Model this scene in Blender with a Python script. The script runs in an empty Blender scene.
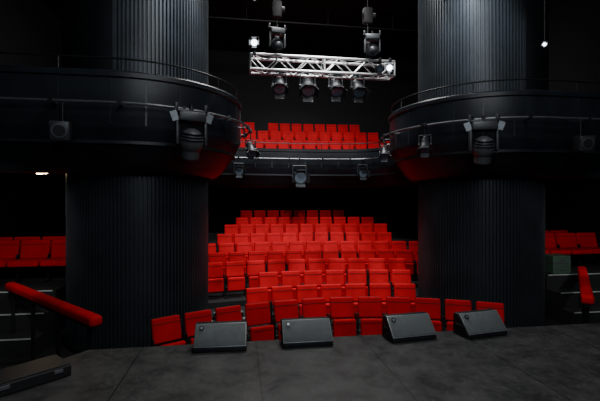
import bpy, bmesh, math, random
from mathutils import Matrix, Vector
random.seed(4)
R=math.radians
# ------------------------------------------------------------ materials
def mat(name, col, rough=0.6, metal=0.0, var=0.15, scale=8.0, bump=0.0, bscale=60, emit=None, estr=0, spec=0.5, sheen=0):
    m=bpy.data.materials.new(name); m.use_nodes=True
    nt=m.node_tree; b=nt.nodes['Principled BSDF']
    b.inputs['Roughness'].default_value=rough; b.inputs['Metallic'].default_value=metal
    b.inputs['Specular IOR Level'].default_value=spec
    if sheen: b.inputs['Sheen Weight'].default_value=sheen
    tc=nt.nodes.new('ShaderNodeTexCoord')
    n=nt.nodes.new('ShaderNodeTexNoise'); n.inputs['Scale'].default_value=scale; n.inputs['Detail'].default_value=6
    nt.links.new(tc.outputs['Object'],n.inputs['Vector'])
    r=nt.nodes.new('ShaderNodeValToRGB')
    a=[max(0,c*(1-var)) for c in col]; z=[min(1,c*(1+var)) for c in col]
    r.color_ramp.elements[0].color=(*a,1); r.color_ramp.elements[1].color=(*z,1)
    r.color_ramp.elements[0].position=.3; r.color_ramp.elements[1].position=.7
    nt.links.new(n.outputs['Fac'],r.inputs['Fac']); nt.links.new(r.outputs['Color'],b.inputs['Base Color'])
    if bump:
        n2=nt.nodes.new('ShaderNodeTexNoise'); n2.inputs['Scale'].default_value=bscale
        nt.links.new(tc.outputs['Object'],n2.inputs['Vector'])
        bp=nt.nodes.new('ShaderNodeBump'); bp.inputs['Strength'].default_value=bump; bp.inputs['Distance'].default_value=.01
        nt.links.new(n2.outputs['Fac'],bp.inputs['Height']); nt.links.new(bp.outputs['Normal'],b.inputs['Normal'])
    if emit:
        b.inputs['Emission Color'].default_value=(*emit,1); b.inputs['Emission Strength'].default_value=estr
    return m
M_RED=mat('red_upholstery',(0.62,0.004,0.012),0.75,var=.14,scale=3,bump=.25,bscale=250,spec=.2)
M_REDD=mat('red_upholstery_piping',(0.16,0.002,0.006),0.8,var=.1)
M_BLK=mat('black_paint',(0.008,0.008,0.010),0.65)
M_BLKM=mat('black_metal',(0.022,0.024,0.028),0.4,metal=.4,bump=.05)
M_FIX=mat('fixture_body',(0.055,0.06,0.066),0.42,metal=.5)
M_COL=mat('ribbed_column_metal',(0.036,0.044,0.053),0.40,metal=.25,var=.2,scale=2)
M_DUCT=mat('smooth_black_panel',(0.009,0.011,0.014),0.45,var=.2,scale=2)
M_FAS=mat('balcony_fascia_paint',(0.013,0.017,0.023),0.38,metal=0,var=.3,scale=3,bump=.15,bscale=12)
M_DECK=mat('black_carpet',(0.010,0.011,0.013),0.9,bump=.3,bscale=150)
M_WALL=mat('black_wall',(0.009,0.009,0.011),0.85,bump=.1)
M_NOS=mat('step_nosing',(0.45,0.5,0.5),0.5)
M_ALU=mat('truss_aluminium',(0.60,0.61,0.63),0.4,metal=.8,var=.08)
M_MON=mat('monitor_grille',(0.095,0.11,0.116),0.5,metal=.2,bump=.6,bscale=420,var=.1)
M_PIPE=mat('steel_pipe',(0.20,0.22,0.24),0.38,metal=.7)
M_LENS=mat('lens_glass',(0.20,0.27,0.36),0.08,metal=.3)
M_LIT=mat('lit_lens',(0.9,0.9,0.9),0.3,emit=(0.85,0.92,1),estr=9)
M_WARM=mat('warm_lens',(0.9,0.8,0.6),0.3,emit=(1,.72,.42),estr=30)
M_CASE=mat('green_case',(0.05,0.10,0.07),0.5)
M_EDGE=mat('monitor_edge_trim',(0.18,0.19,0.20),0.4,metal=.3)
# stage floor
def stage_mat():
    m=bpy.data.materials.new('stage_floor_boards'); m.use_nodes=True; nt=m.node_tree; b=nt.nodes['Principled BSDF']
    L=nt.links.new; N=nt.nodes.new
    tc=N('ShaderNodeTexCoord')
    br=N('ShaderNodeTexBrick'); br.inputs['Scale'].default_value=1; br.inputs['Brick Width'].default_value=1.22
    br.inputs['Row Height'].default_value=2.44; br.inputs['Mortar Size'].default_value=.007; br.offset=0.5
    br.inputs['Color1'].default_value=(.024,.025,.026,1); br.inputs['Color2'].default_value=(.030,.031,.031,1); br.inputs['Mortar'].default_value=(.003,.003,.003,1)
    mp=N('ShaderNodeMapping'); mp.inputs['Location'].default_value=(.35,.3,0)
    L(tc.outputs['Object'],mp.inputs['Vector']); L(mp.outputs['Vector'],br.inputs['Vector'])
    n1=N('ShaderNodeTexNoise'); n1.inputs['Scale'].default_value=2.6; n1.inputs['Detail'].default_value=14; n1.inputs['Roughness'].default_value=.8
    L(tc.outputs['Object'],n1.inputs['Vector'])
    r=N('ShaderNodeValToRGB'); r.color_ramp.elements[0].position=.38; r.color_ramp.elements[1].position=.66
    r.color_ramp.elements[0].color=(.55,.55,.55,1); r.color_ramp.elements[1].color=(1.5,1.48,1.44,1)
    L(n1.outputs['Fac'],r.inputs['Fac'])
    mx=N('ShaderNodeMix'); mx.data_type='RGBA'; mx.blend_type='MULTIPLY'; mx.inputs[0].default_value=1
    L(br.outputs['Color'],mx.inputs[6]); L(r.outputs['Color'],mx.inputs[7])
    n2=N('ShaderNodeTexNoise'); n2.inputs['Scale'].default_value=26; n2.inputs['Detail'].default_value=10; n2.inputs['Roughness'].default_value=.75
    mp2=N('ShaderNodeMapping'); mp2.inputs['Scale'].default_value=(1,.5,1); mp2.inputs['Rotation'].default_value=(0,0,.5)
    L(tc.outputs['Object'],mp2.inputs['Vector']); L(mp2.outputs['Vector'],n2.inputs['Vector'])
    r2=N('ShaderNodeValToRGB'); r2.color_ramp.elements[0].position=.54; r2.color_ramp.elements[1].position=.80
    r2.color_ramp.elements[0].color=(0,0,0,1); r2.color_ramp.elements[1].color=(.075,.073,.068,1)
    L(n2.outputs['Fac'],r2.inputs['Fac'])
    ad=N('ShaderNodeMix'); ad.data_type='RGBA'; ad.blend_type='ADD'; ad.inputs[0].default_value=1
    L(mx.outputs[2],ad.inputs[6]); L(r2.outputs['Color'],ad.inputs[7]); L(ad.outputs[2],b.inputs['Base Color'])
    rr=N('ShaderNodeMapRange'); rr.inputs[1].default_value=.35; rr.inputs[2].default_value=.65; rr.inputs[3].default_value=.34; rr.inputs[4].default_value=.55
    L(n1.outputs['Fac'],rr.inputs[0]); L(rr.outputs[0],b.inputs['Roughness'])
    bp=N('ShaderNodeBump'); bp.inputs['Strength'].default_value=.15; bp.inputs['Distance'].default_value=.01
    L(n2.outputs['Fac'],bp.inputs['Height']); L(bp.outputs['Normal'],b.inputs['Normal'])
    return m
M_STAGE=stage_mat()

# ------------------------------------------------------------ mesh builder
class MB:
    def __init__(s): s.v=[];s.f=[];s.m=[];s.sm=[];s.mats=[]
    def mi(s,m):
        if m not in s.mats: s.mats.append(m)
        return s.mats.index(m)
    def addbm(s,bm,M,m,smooth=False):
        k=len(s.v); i=s.mi(m); bm.verts.index_update()
        for v in bm.verts: s.v.append(M@v.co)
        for f in bm.faces:
            s.f.append([k+v.index for v in f.verts]); s.m.append(i); s.sm.append(smooth)
        bm.free()
    def raw(s,vs,fs,m,smooth=False,M=Matrix()):
        k=len(s.v); i=s.mi(m)
        s.v+= [M@Vector(v) for v in vs]
        for f in fs: s.f.append([k+a for a in f]); s.m.append(i); s.sm.append(smooth)
    def merge(s,o,M):
        k=len(s.v); s.v+=[M@v for v in o.v]
        mm=[s.mi(x) for x in o.mats]
        for f,i,q in zip(o.f,o.m,o.sm): s.f.append([k+a for a in f]); s.m.append(mm[i]); s.sm.append(q)
    def box(s,size,M,m,bev=0,seg=2):
        if not isinstance(M,Matrix): M=Matrix.Translation(M)
        bm=bmesh.new(); bmesh.ops.create_cube(bm,size=1)
        bmesh.ops.scale(bm,vec=size,verts=bm.verts)
        if bev: bmesh.ops.bevel(bm,geom=list(bm.edges),offset=bev,segments=seg,profile=.5,affect='EDGES')
        s.addbm(bm,M,m,smooth=False)
    def cyl(s,p,q,r,m,r2=None,seg=12,caps=True):
        p=Vector(p);q=Vector(q);d=q-p
        bm=bmesh.new(); bmesh.ops.create_cone(bm,cap_ends=caps,segments=seg,radius1=r,radius2=r if r2 is None else r2,depth=d.length)
        M=Matrix.Translation((p+q)/2)@d.to_track_quat('Z','Y').to_matrix().to_4x4()
        s.addbm(bm,M,m,smooth=(seg>8))
    def sph(s,c,r,m,sc=(1,1,1),seg=16,rot=Matrix()):
        bm=bmesh.new(); bmesh.ops.create_uvsphere(bm,u_segments=seg,v_segments=seg//2,radius=r)
        s.addbm(bm,Matrix.Translation(c)@rot@Matrix.Diagonal((*sc,1)),m,smooth=True)
    def build(s,name,loc=(0,0,0)):
        me=bpy.data.meshes.new(name+'_mesh'); L=Vector(loc)
        me.from_pydata([tuple(v-L) for v in s.v],[],s.f)
        for m in s.mats: me.materials.append(m)
        me.polygons.foreach_set('material_index',s.m); me.polygons.foreach_set('use_smooth',s.sm)
        me.update()
        o=bpy.data.objects.new(name,me); o.location=loc; bpy.context.collection.objects.link(o); 
        if any(s.sm):
            try: me.set_sharp_from_angle(angle=R(40))
            except Exception: pass
        return o
T=Matrix.Translation
def Rx(a): return Matrix.Rotation(R(a),4,'X')
def Ry(a): return Matrix.Rotation(R(a),4,'Y')
def Rz(a): return Matrix.Rotation(R(a),4,'Z')

FL=-1.13; CEIL=8.6; BW=19.0; SW=8.6
# ------------------------------------------------------------ room shell
def slab(name,size,c,m):
    b=MB(); b.box(size,Vector((0,0,0)),m); o=b.build(name); o.location=c; return o
slab('floor',(2*SW,24,.2),(0,7.2,FL-.1),M_DECK)
slab('ceiling',(2*SW,24,.2),(0,7.2,CEIL+.1),M_WALL)
slab('wall_back',(2*SW,.2,CEIL-FL),(0,BW+.1,(CEIL+FL)/2),M_WALL)
slab('wall_left',(.2,24,CEIL-FL),(-SW-.1,7.2,(CEIL+FL)/2),M_WALL)
slab('wall_right',(.2,24,CEIL-FL),(SW+.1,7.2,(CEIL+FL)/2),M_WALL)
b=MB()
for y in (12,14.5):
    b.cyl((-5,y,8.1),(5,y,8.1),.03,M_BLK)
    for x in (-4,-1.5,1.5,4): b.cyl((x,y,8.1),(x,y,CEIL-.005),.012,M_BLK,seg=6)
b.build('ceiling_lighting_pipes')

# stage
def prism(name,pts,z0,z1,m,mside=None):
    b=MB(); n=len(pts)
    b.raw([(x,y,z1) for x,y in pts],[list(range(n))],m)
    b.raw([(x,y,z0) for x,y in pts]+[(x,y,z1) for x,y in pts],[[i,(i+1)%n,n+(i+1)%n,n+i] for i in range(n)]+[list(range(n))[::-1]],mside or m)
    return b.build(name)
prism('stage',[(-8.4,-4.4),(8.4,-4.4),(8.4,1.6),(4.6,2.9),(3.35,4.58),(-3.35,4.58),(-4.6,2.9),(-8.4,1.6)],FL,0,M_STAGE,M_BLK)

# ------------------------------------------------------------ seat
def seat_model(w=.462,down=False):
    b=MB()
    Mb=T((0,.17,.665))@Rx(-13)
    b.box((w,.085,.39),Mb,M_RED,.03,3)
    b.box((w-.02,.03,.40),Mb@T((0,.05,0)),M_BLK,.01)
    b.box((w-.03,.012,.012),Mb@T((0,-.043,.10)),M_REDD)
    if down:
        b.box((w,.46,.11),T((0,-.14,.43)),M_RED,.03,3)
    else:
        Ms=T((0,-.07,.34))@Rx(-4)
        b.box((w-.03,.10,.33),Ms,M_RED,.03,3)
        b.box((w-.08,.02,.30),Ms@T((0,.06,0)),M_BLK,.004,1)
        b.box((w-.10,.012,.012),Ms@T((0,-.050,.10)),M_REDD)
    for sx in (-1,1):
        x=sx*(w/2+.016)
        b.box((.018,.10,.55),(x,.08,.30),M_BLK,.004,1)
        b.box((.03,.30,.03),(x,.02,.015),M_BLK)
    b.cyl((-w/2,.05,.30),(w/2,.05,.30),.018,M_BLKM,seg=8)
    return b
SEAT=seat_model()
P=.53
def rowobj(v,ztop,k,x0,n,skip=()):
    b=MB(); x=x0; zf=ztop-.855; pts=[]
    for i in range(n):
        xm=x; 
        for _ in range(3):
            s=-2*k*xm; c=1/math.sqrt(1+s*s); xm=x+P*c/2
        a=math.atan(s); y=v-k*xm*xm
        if i not in skip:
            b.merge(SEAT,T((xm,y,zf))@Matrix.Rotation(a,4,'Z'))
            pts.append((xm,y))
        x+=P*c
    cx=sum(p[0] for p in pts)/len(pts); cy=sum(p[1] for p in pts)/len(pts)
    b.build('theatre_seat_row',(cx,cy,zf))
ROWS=[(7.35,-.31,.105,-3.05,12),(8.35,-.23,.06,-1.62,7),(9.3,-.09,.05,-1.32,7),(10.25,.05,.045,-2.62,10),
 (11.2,.17,.04,-3.6,14),(12.15,.325,.04,-3.4,14),(13.1,.52,.035,-2.46,11),(14.05,.76,.035,-2.27,11),(15.0,.96,.03,-1.9,10),(15.95,1.2,.03,-1.72,8)]
rowobj(7.35,FL+.855,.105,-3.05,12)
for r in ROWS[1:]: rowobj(*r)

def tiers(name,rows,x0,x1,vend,base,front=.40,clampx=3.3,matr=M_DECK,nosing=None):
    b=MB(); N=48
    xs=[x0+(x1-x0)*i/N for i in range(N+1)]
    fr=[(v-front,zt-.857,k) for v,zt,k,_,_ in rows]
    def yy(i,x):
        if i>=len(fr): return vend
        return fr[i][0]-fr[i][2]*min(abs(x),clampx)**2
    for i,(v,z,k) in enumerate(fr):
        zp=base if i==0 else fr[i-1][1]
        vs=[];fs=[]
        for x in xs: vs+=[(x,yy(i,x),zp),(x,yy(i,x),z),(x,yy(i+1,x),z)]
        for j in range(N):
            a=j*3;c=a+3
            fs+=[[a,c,c+1,a+1],[a+1,c+1,c+2,a+2]]
        b.raw(vs,fs,matr)
        if nosing and i in nosing:
            xa,xb=nosing[i]
            for q in range(6):
                u0=xa+(xb-xa)*q/6;u1=xa+(xb-xa)*(q+1)/6
                y0,y1=yy(i,u0),yy(i,u1)
                b.raw([(u0,y0-.004,z-.035),(u1,y1-.004,z-.035),(u1,y1-.004,z+.003),(u0,y0-.004,z+.003),(u0,y0+.03,z+.003),(u1,y1+.03,z+.003)],[[0,1,2,3],[3,2,5,4]],M_NOS)
    for x in (x0,x1):
        vs=[(x,yy(0,x),base-.02)];
        for i,(v,z,k) in enumerate(fr): vs+=[(x,yy(i,x),z),(x,yy(i+1,x),z)]
        vs.append((x,vend,base-.02)); b.raw(vs,[list(range(len(vs)))],matr)
    b.raw([(x0,vend,base),(x1,vend,base),(x1,vend,fr[-1][1]),(x0,vend,fr[-1][1])],[[0,1,2,3]],matr)
    return b.build(name)
tiers('stalls_tiered_floor',ROWS[1:],-8.5,8.5,BW-.02,FL,nosing={0:(-2.5,-1.7),1:(-2.5,-1.4),2:(-3.2,-2.7)})
b=MB()
for i,(y,z) in enumerate(((7.62,FL+.08),(8.35,-.95),(8.85,-.84))):
    b.box((.62,.30,.12),(-1.98,y,z),M_DECK); b.box((.62,.02,.03),(-1.98,y-.155,z+.05),M_NOS)
b.build('aisle_steps')
BR=[(15.1,3.60,.015,-3.5,15),(16.0,4.06,.015,-3.4,15),(16.9,4.57,.015,-2.6,13),(17.8,5.08,.015,-2.1,11)]
rowobj(*BR[0]); rowobj(*BR[1]); rowobj(*BR[2]); rowobj(*BR[3],skip=(2,))
tiers('balcony_tiered_floor',BR,-5.5,5.5,BW-.02,2.5,front=.45,clampx=4)

# ------------------------------------------------------------ columns
CX,CY,CR=3.735,8.58,1.337
def column(sx):
    b=MB(); n=124; ring=[]
    for i in range(n):
        for f,r in ((0,CR),(.40,CR),(.50,CR-.045),(.90,CR-.045)):
            a=2*math.pi*(i+f)/n; ring.append((r*math.cos(a),r*math.sin(a)))
    m=len(ring); zs=(FL,2.2,5,CEIL)
    vs=[(x,y,z) for z in zs for x,y in ring]
    fs=[[k*m+j,k*m+(j+1)%m,(k+1)*m+(j+1)%m,(k+1)*m+j] for k in range(len(zs)-1) for j in range(m)]
    b.raw(vs,fs,M_COL,M=T((sx*CX,CY,0)))
    b.cyl((sx*CX,CY,FL),(sx*CX,CY,FL+.12),CR+.02,M_BLK,seg=64)
    vs=[];fs=[];K=24
    for j in range(K+1):
        a=R(-90+sx*(6+j*110/K)); 
        for rr in (1.30,1.40):
            for z in (2.5,CEIL): vs.append((rr*math.cos(a),rr*math.sin(a),z))
    for j in range(K):
        a=j*4;c=a+4
        fs+=[[a+2,c+2,c+3,a+3]]
    fs+=[[0,2,3,1],[K*4,K*4+2,K*4+3,K*4+1]]
    b.raw(vs,fs,M_DUCT,True,T((sx*CX,CY,0)))
    return b.build('ribbed_column')
column(-1); column(1)

# ------------------------------------------------------------ balcony fascia
def bez(p0,p1,p2,p3,n):
    o=[]
    for i in range(1,n+1):
        t=i/n;u=1-t
        o.append(tuple(u**3*a+3*u*u*t*b_+3*u*t*t*c+t**3*d for a,b_,c,d in zip(p0,p1,p2,p3)))
    return o
def lift(y):   # the parapet rises gently around the columns
    t=max(0,min(1,(13.2-y)/4.5)); return .17*t*t*(3-2*t)
left=[(-8.5+i*.5,6.58) for i in range(10)]
left+=[(-CX+2*math.cos(R(a)),CY+2*math.sin(R(a))) for a in range(-90,31,5)]
left+=bez(left[-1],(-3.3,11.8),(-4.2,13.9),(-1.8,14.15),16)
left+=[(-1.2,14.21),(-.6,14.26)]
PATH=left+[(0,14.28)]+[(-x,y) for x,y in left[::-1]]
def normals(p):
    o=[]
    for i in range(len(p)):
        a=p[max(0,i-1)];c=p[min(len(p)-1,i+1)]
        d=Vector((c[0]-a[0],c[1]-a[1])).normalized(); o.append(Vector((d.y,-d.x)))
    return o
NRM=normals(PATH)
def off(d): return [(p[0]-n.x*d,p[1]-n.y*d) for p,n in zip(PATH,NRM)]
b=MB()
prof=[(.12,2.5),(.12,3.42),(.10,3.46),(0,3.46),(-.03,3.43),(-.03,3.36),(0,3.34),(0,2.78),(.03,2.72),(.08,2.62),(.20,2.42),(.38,2.18),(.50,2.08),(.58,2.05),(.62,2.05),(.62,2.32)]
cols=[off(d) for d,z in prof]; n=len(PATH)
vs=[(cols[k][i][0],cols[k][i][1],prof[k][1]+(lift(PATH[i][1]) if prof[k][1]>3.3 else 0)) for i in range(n) for k in range(len(prof))]
K=len(prof)
fs=[[i*K+k,(i+1)*K+k,(i+1)*K+k+1,i*K+k+1] for i in range(n-1) for k in range(K-1)]
b.raw(vs,fs,M_FAS,True)
for d,z in ((.1,2.5),(.6,2.32)):
    o=off(d); pts=[(x,y,z) for x,y in o]+[(8.5,BW-.05,z),(-8.5,BW-.05,z)]
    b.raw(pts,[list(range(len(pts)))],M_DECK)
acc=0
for i in range(1,n):
    seg=(Vector(PATH[i])-Vector(PATH[i-1])).length; acc+=seg
    if acc>.5:
        acc=0; nx=NRM[i]; a=math.atan2(nx.y,nx.x); l=lift(PATH[i][1])
        b.box((.02,.03,.56+l),T((PATH[i][0],PATH[i][1],3.06+l/2))@Matrix.Rotation(a,4,'Z'),M_FAS)
b.build('balcony_fascia')
def pipe(name,d,z,r,m,posts=None,a0=0,a1=None,lf=0):
    pts=off(d)[a0:a1]; bb=MB()
    zz=[z+lf*lift(p[1]) for p in PATH[a0:a1]]
    vs=[];fs=[];S=8; nn=NRM[a0:a1]
    for p,nv,z_ in zip(pts,nn,zz):
        for s in range(S):
            t=2*math.pi*s/S
            vs.append((p[0]+nv.x*r*math.cos(t),p[1]+nv.y*r*math.cos(t),z_+r*math.sin(t)))
    for i in range(len(pts)-1):
        for s in range(S): fs.append([i*S+s,(i+1)*S+s,(i+1)*S+(s+1)%S,i*S+(s+1)%S])
    bb.raw(vs,fs,m,True)
    acc=0
    for i in range(1,len(pts)):
        acc+=(Vector(pts[i])-Vector(pts[i-1])).length
        if acc>.8 and posts:
            acc=0; z_=zz[i]
            if posts=='down': bb.cyl((*pts[i],z_),(*pts[i],z_-.197),r*.8,m,seg=8)
            else:
                q=(pts[i][0]-nn[i].x*(-d),pts[i][1]-nn[i].y*(-d)); bb.cyl((*pts[i],z_),(*q,z_),r*.7,m,seg=8); bb.box((.06,.06,.09),(pts[i][0],pts[i][1],z_),M_BLKM)
    return bb.build(name)
pipe('balcony_handrail',.05,3.66,.016,M_BLKM,'down',lf=1)
pipe('lighting_rail_pipe',-.20,3.08,.022,M_PIPE,'side',4,-4)

# ------------------------------------------------------------ fixtures
def spot(loc,aim,s=1.0,lit=None,name='stage_spotlight',hang=.30):
    b=MB(); loc=Vector(loc); d=(Vector(aim)-loc).normalized()
    M=T(loc)@d.to_track_quat('Z','Y').to_matrix().to_4x4()
    t=MB()
    t.cyl((0,0,-.20),(0,0,-.12),.06,M_FIX,.085,seg=20)
    t.cyl((0,0,-.12),(0,0,.12),.095,M_FIX,.105,seg=20)
    for z in (-.09,-.05,-.01): t.cyl((0,0,z),(0,0,z+.012),.108,M_FIX,seg=20)
    t.cyl((0,0,.12),(0,0,.15),.125,M_FIX,seg=20)
    t.cyl((0,0,.15),(0,0,.155),.10,lit or M_LENS,seg=20)
    for a in (0,90,180,270):
        t.box((.17,.005,.10),Rz(a)@T((0,.135,.19))@Rx(-28),M_FIX)
    t.cyl((0,0,-.2),(0,0,-.24),.02,M_BLK,seg=8)
    b.merge(t,M@Matrix.Scale(s,4))
    h=hang
    side=d.cross(Vector((0,0,1))).normalized()
    for q in (-1,1):
        p=loc+side*q*.125*s; u=loc+side*q*.125*s+Vector((0,0,.2*s))
        b.cyl(p,u,.012*s,M_FIX,seg=8); b.cyl(p-side*q*.03*s,p+side*q*.02*s,.025*s,M_FIX,seg=10)
    b.cyl(loc+side*.125*s+Vector((0,0,.2*s)),loc-side*.125*s+Vector((0,0,.2*s)),.012*s,M_FIX,seg=8)
    b.cyl(loc+Vector((0,0,.2*s)),loc+Vector((0,0,h)),.012,M_BLK,seg=8)
    b.box((.06,.06,.09),loc+Vector((0,0,h)),M_BLKM,.01)
    return b.build(name,loc)
def mover(loc,yaw=0,s=1.0,tilt=0,bodym=M_FIX,wings=True):
    b=MB(); t=MB()
    t.box((.36,.24,.13),(0,0,.33),M_FIX,.02)
    t.box((.46,.05,.03),(0,0,.42),M_FIX,.005)
    for q in (-1,1):
        t.box((.045,.10,.34),T((q*.19,0,.12)),M_FIX,.015)
        t.box((.05,.05,.12),(q*.20,0,.46),M_BLKM,.01)
        if wings: t.box((.09,.012,.13),T((q*.235,-.05,.33))@Ry(q*20),M_PIPE)
    h=MB()
    h.sph((0,0,.0),.165,bodym,(1,.95,1.15),20)
    h.cyl((0,0,-.06),(0,0,-.22),.13,bodym,.12,20)
    h.cyl((0,0,-.22),(0,0,-.235),.10,M_LENS,seg=20)
    for z in (.04,.08,.12): h.cyl((0,0,z),(0,0,z+.012),.165-.3*max(0,z-.05),M_BLKM,seg=20)
    t.merge(h,Rx(tilt))
    t.cyl((0,0,.38),(0,0,.5),.03,M_BLKM)
    b.merge(t,T(loc)@Rz(yaw)@Matrix.Scale(s,4))
    return b.build('moving_head_light',loc)
M_HEAD=mat('moving_head_shell',(0.075,0.082,0.09),0.4)
mover((-2.50,6.48,2.52),20,1.15,20,bodym=M_HEAD); mover((2.50,6.48,2.52),-20,1.15,20,bodym=M_HEAD)
for sx in (-1,1):
    b=MB(); M=T((sx*4.34,6.32,2.62))@Rz(-sx*12)@Rx(8)
    b.box((.26,.24,.28),M,M_FIX,.02)
    b.cyl(M@Vector((0,-.121,0)),M@Vector((0,-.13,0)),.10,M_PIPE,.10,24)
    b.cyl(M@Vector((0,-.131,0)),M@Vector((0,-.134,0)),.085,M_BLK,.085,24)
    b.cyl((sx*4.34,6.38,2.74),(sx*4.34,6.38,3.08),.014,M_BLKM)
    b.build('loudspeaker',(sx*4.34,6.32,2.62))
for x,s in ((-1.78,1.25),(.35,1.9),(2.6,1.35)):
    y=14.25-.013*x*x*2-.22
    spot((x,y-.05,2.98-.28*s),(x*.4,4,0.2),s,hang=3.08-(2.98-.28*s))
for sx,a,s in ((-1,0,.9),(1,4,.8),(1,-32,.9)):
    x=-CX+2.22*math.cos(R(a)); y=CY+2.22*math.sin(R(a))
    spot((-abs(x) if sx<0 else abs(x),y,2.70),(0,4,-3),s,hang=.38)
# truss
b=MB(); TX=1.53; TY=8.3; TZ=4.42; h=.15
ch=[(TY-h,TZ+h),(TY+h,TZ+h),(TY-h,TZ-h),(TY+h,TZ-h)]
for y,z in ch: b.cyl((-TX,y,z),(TX,y,z),.028,M_ALU,seg=12)
nb=10
for i in range(nb):
    xa=-TX+2*TX*i/nb; xb=-TX+2*TX*(i+1)/nb
    e=(i%2==0)
    for y in (TY-h,TY+h):
        b.cyl((xa,y,TZ+h if e else TZ-h),(xb,y,TZ-h if e else TZ+h),.013,M_ALU,seg=8)
    for z in (TZ-h,TZ+h):
        b.cyl((xa,TY-h if e else TY+h,z),(xb,TY+h if e else TY-h,z),.013,M_ALU,seg=8)
for x in (-TX,0,TX):
    for p,q in ((0,1),(2,3),(0,2),(1,3)):
        b.cyl((x,*ch[p]),(x,*ch[q]),.02,M_ALU,seg=8)
for x in (-.98,.98):
    for y in (TY-h,TY+h): b.cyl((x,y,TZ+h),(x,TY,TZ+.55),.010,M_BLKM,seg=8)
    b.cyl((x,TY,TZ+.5),(x,TY,CEIL-.005),.014,M_BLKM,seg=8)
    b.box((.20,.16,.34),(x,TY,TZ+1.15),M_BLK,.03)
    b.cyl((x-.10,TY,TZ+1.15),(x+.16,TY,TZ+1.15),.07,M_BLK,seg=16)
    b.box((.09,.09,.12),(x,TY,TZ+.6),M_PIPE,.02)
b.build('lighting_truss',(0,TY,TZ))
for x,s in ((-.93,1.1),(-.34,1.25),(.26,1.15),(.74,1.15)):
    spot((x,TY-.05,TZ-.42),(x*1.2,TY-2.4,TZ-3.0),s,None,hang=.27)
mover((-1.0,TY-.3,TZ+.30),10,.8,120,wings=False); mover((.98,TY-.3,TZ+.30),-10,.8,110,wings=False)
spot((-1.45,TY-.25,TZ+.33),(-2.0,4,3.6),.62,M_LIT,hang=-.2)
spot((1.18,TY-.22,TZ-.02),(-.8,4,1.2),.6,None,hang=.17)
spot((1.40,TY-.22,TZ-.02),(-.8,4,3.4),.6,M_LIT,hang=.17)
spot((-1.4,9.5,6.40),(-1.7,3,3.5),.45,M_LIT,hang=2.15)
spot((3.97,6.8,4.56),(-1.5,1,2.2),.30,M_LIT,hang=3.99)
b=MB(); x=-5.95
for k in range(2):
    b.cyl((x-.25*k,9.5+.3*k,2.315),(x-.25*k,9.5+.3*k,2.24),.05,M_BLKM,seg=16); b.sph((x-.25*k,9.5+.3*k,2.235),.05,M_WARM,(1.8,1,1))
b.build('soffit_downlight',(x,9.5,2.3))

# ------------------------------------------------------------ stage monitors
def monitor(x,y,yaw=0,w=.56,hh=.255,z=0,g=M_MON,e=M_EDGE):
    b=MB(); d=.28; t=.04
    prof=[(-d/2,0),(-d/2,.05),(t,hh),(d/2-.02,hh),(d/2,hh-.04),(d/2,0)]
    vs=[(sx*w/2,py,pz) for sx in (-1,1) for py,pz in prof]; n=len(prof)
    bm=bmesh.new(); bv=[bm.verts.new(v) for v in vs]
    for i in range(n): bm.faces.new([bv[i],bv[(i+1)%n],bv[n+(i+1)%n],bv[n+i]])
    bm.faces.new(bv[:n][::-1]); bm.faces.new(bv[n:])
    bmesh.ops.recalc_face_normals(bm,faces=bm.faces)
    bmesh.ops.bevel(bm,geom=list(bm.edges),offset=.014,segments=2,profile=.5,affect='EDGES')
    b.addbm(bm,Matrix(),M_BLKM)
    a=math.atan2(hh-.05,t+d/2); L=math.hypot(hh-.05,t+d/2)
    G=T((0,(-d/2+t)/2,(hh+.05)/2))@Matrix.Rotation(a,4,'X')
    b.box((w-.012,L-.006,.012),G@T((0,0,.005)),e,.005)
    b.box((w-.03,L-.024,.018),G@T((0,0,.008)),g,.007)
    b.cyl(G@Vector((-w/2+.075,L/2-.06,.017)),G@Vector((-w/2+.075,L/2-.06,.024)),.028,M_BLKM,seg=20)
    b.cyl(G@Vector((-w/2+.075,L/2-.06,.024)),G@Vector((-w/2+.075,L/2-.06,.027)),.014,M_PIPE,seg=16)
    for sx in (-1,1):
        b.box((.012,.10,.04),(sx*(w/2+.004),.03,.12),M_BLK,.004)
    bb=MB(); bb.merge(b,T((x,y,z))@Rz(yaw)); return bb.build('stage_monitor_speaker',(x,y,z))
monitor(-1.95,4.43,-2); monitor(-1.01,4.43,0); monitor(.205,4.43,6); monitor(1.10,4.42,9)
# low black cable box by the stage corner
b=MB(); M=T((-3.62,3.86,0))@Rz(42)
b.box((.62,.36,.10),M@T((0,0,.05)),M_BLK,.012); b.box((.60,.34,.012),M@T((0,0,.106)),M_BLKM,.004)
for x in (-.2,.2): b.box((.07,.01,.03),M@T((x,-.182,.07)),M_PIPE,.003)
b.build('cable_box',(-3.62,3.86,0))

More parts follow.
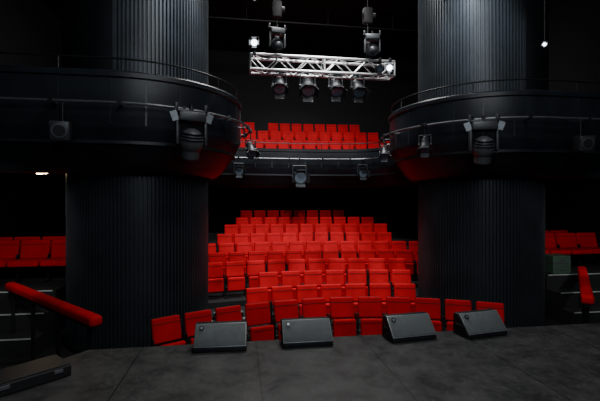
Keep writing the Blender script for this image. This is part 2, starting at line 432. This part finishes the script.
# ------------------------------------------------------------ side boxes
def side(sx):
    b=MB()
    b.box((3.3,4.0,1.03),(sx*6.85,10.2,FL+.515),M_DECK)
    b.box((3.3,.35,.70),(sx*6.85,8.02,FL+.35),M_DECK); b.box((3.3,.35,.36),(sx*6.85,7.67,FL+.18),M_DECK)
    for y,z in ((8.195,-.1),(7.84,FL+.70),(7.49,FL+.36)):
        b.box((3.2,.02,.02),(sx*6.85,y,z-.008),M_NOS)
    b.build('side_platform')
    s=seat_model(.56,True); r=MB()
    for j in range(4): r.merge(s,T((sx*(5.42+.60*j),9.05,-.1)))
    r.build('theatre_seat_row',(sx*6.3,9.05,-.1))
    r=MB()
    for j in range(4): r.merge(s,T((sx*(5.42+.60*j),9.95,-.1)))
    r.build('theatre_seat_row',(sx*6.3,9.95,-.1))
    p=Vector((sx*3.54,5.41,.06)); q=Vector((sx*5.85,7.93,.06)); d=(q-p).normalized()
    b=MB(); ang=math.atan2(d.y,d.x)
    b.box(((q-p).length,.17,.14),T((p+q)/2)@Matrix.Rotation(ang,4,'Z'),M_RED,.05,4)
    b.box(((q-p).length-.06,.08,.05),T((p+q)/2-Vector((0,0,.085)))@Matrix.Rotation(ang,4,'Z'),M_BLKM)
    for t in (.06,.36,.66,.95):
        c=p+(q-p)*t; b.box((.05,.05,1.1),T((c.x,c.y,FL+.55))@Matrix.Rotation(ang,4,'Z'),M_BLKM,.005)
    b.build('padded_handrail')
side(-1); side(1)
b=MB(); b.box((.46,.40,.42),(0,0,0),M_CASE,.02); b.box((.47,.41,.03),(0,0,.05),M_PIPE)
for z in (-.1,.12): b.box((.1,.02,.05),(0,-.205,z),M_PIPE,.005)
o=b.build('equipment_case'); o.location=(5.62,8.42,.115)

# ------------------------------------------------------------ lights
def spotl(name,loc,aim,e,size,blend=.5,col=(1,1,1),rad=.1):
    l=bpy.data.lights.new(name,'SPOT'); l.energy=e; l.spot_size=R(size); l.spot_blend=blend; l.color=col; l.shadow_soft_size=rad
    o=bpy.data.objects.new(name,l); o.location=loc; o.rotation_euler=(Vector(aim)-Vector(loc)).to_track_quat('-Z','Y').to_euler()
    bpy.context.collection.objects.link(o)
def areal(name,loc,aim,e,sx,sy,col=(1,1,1)):
    l=bpy.data.lights.new(name,'AREA'); l.shape='RECTANGLE'; l.size=sx; l.size_y=sy; l.energy=e; l.color=col
    o=bpy.data.objects.new(name,l); o.location=loc; o.rotation_euler=(Vector(aim)-Vector(loc)).to_track_quat('-Z','Y').to_euler()
    bpy.context.collection.objects.link(o)
areal('overhead_fill_light',(0,9.6,8.4),(0,11.5,0),540,3,2,(1,.98,.96))  # unseen soft source added above the seats to light them evenly
spotl('house_wash_light',(0,5.6,8.3),(0,10.6,0),1700,46,.7,(1,.98,.95),.25)
spotl('balcony_wash_light',(.3,10.0,8.4),(.6,16.5,3.8),460,44,.6,(1,.97,.95),.15)
spotl('under_balcony_fill_light',(0,5.4,6.2),(0,15.2,.8),900,24,.7,(1,.98,.95),.2)  # spot added out of view to brighten back rows shaded by the balcony
for sx in (-1,1):
    spotl('column_accent_light',(sx*1.9,6.5,7.4),(sx*3.2,7.7,4.9),1000,40,1.0,(.84,.92,1),.05)
    spotl('side_box_fill_light',(sx*4.9,5.3,1.9),(sx*6.6,9.2,.0),100,75,.9,(1,.95,.9),.05)  # added fill without a fixture, lifts the side seats
spotl('truss_fill_light',(0,5.5,7.8),(0,8.3,4.3),330,30,.8,(.95,.97,1),.05)  # extra spot added only to brighten the truss, no real fixture
areal('stage_fill_light',(.3,2.2,7.5),(.3,2.2,0),210,3,3,(1,.98,.95))  # soft fill added out of view over the stage floor
areal('auditorium_fill_light',(-.5,-1.8,5.5),(-.2,8,1.8),125,5,3,(.85,.93,1))
w=bpy.data.worlds.new('World'); bpy.context.scene.world=w; w.use_nodes=True
w.node_tree.nodes['Background'].inputs[0].default_value=(.5,.6,.7,1); w.node_tree.nodes['Background'].inputs[1].default_value=.02

c=bpy.data.cameras.new('Camera'); c.lens=24; c.sensor_width=36; c.clip_start=.05
o=bpy.data.objects.new('Camera',c); o.location=(-1.755,0,1.6); o.rotation_euler=(R(90),0,R(-8.64))
bpy.context.collection.objects.link(o); bpy.context.scene.camera=o
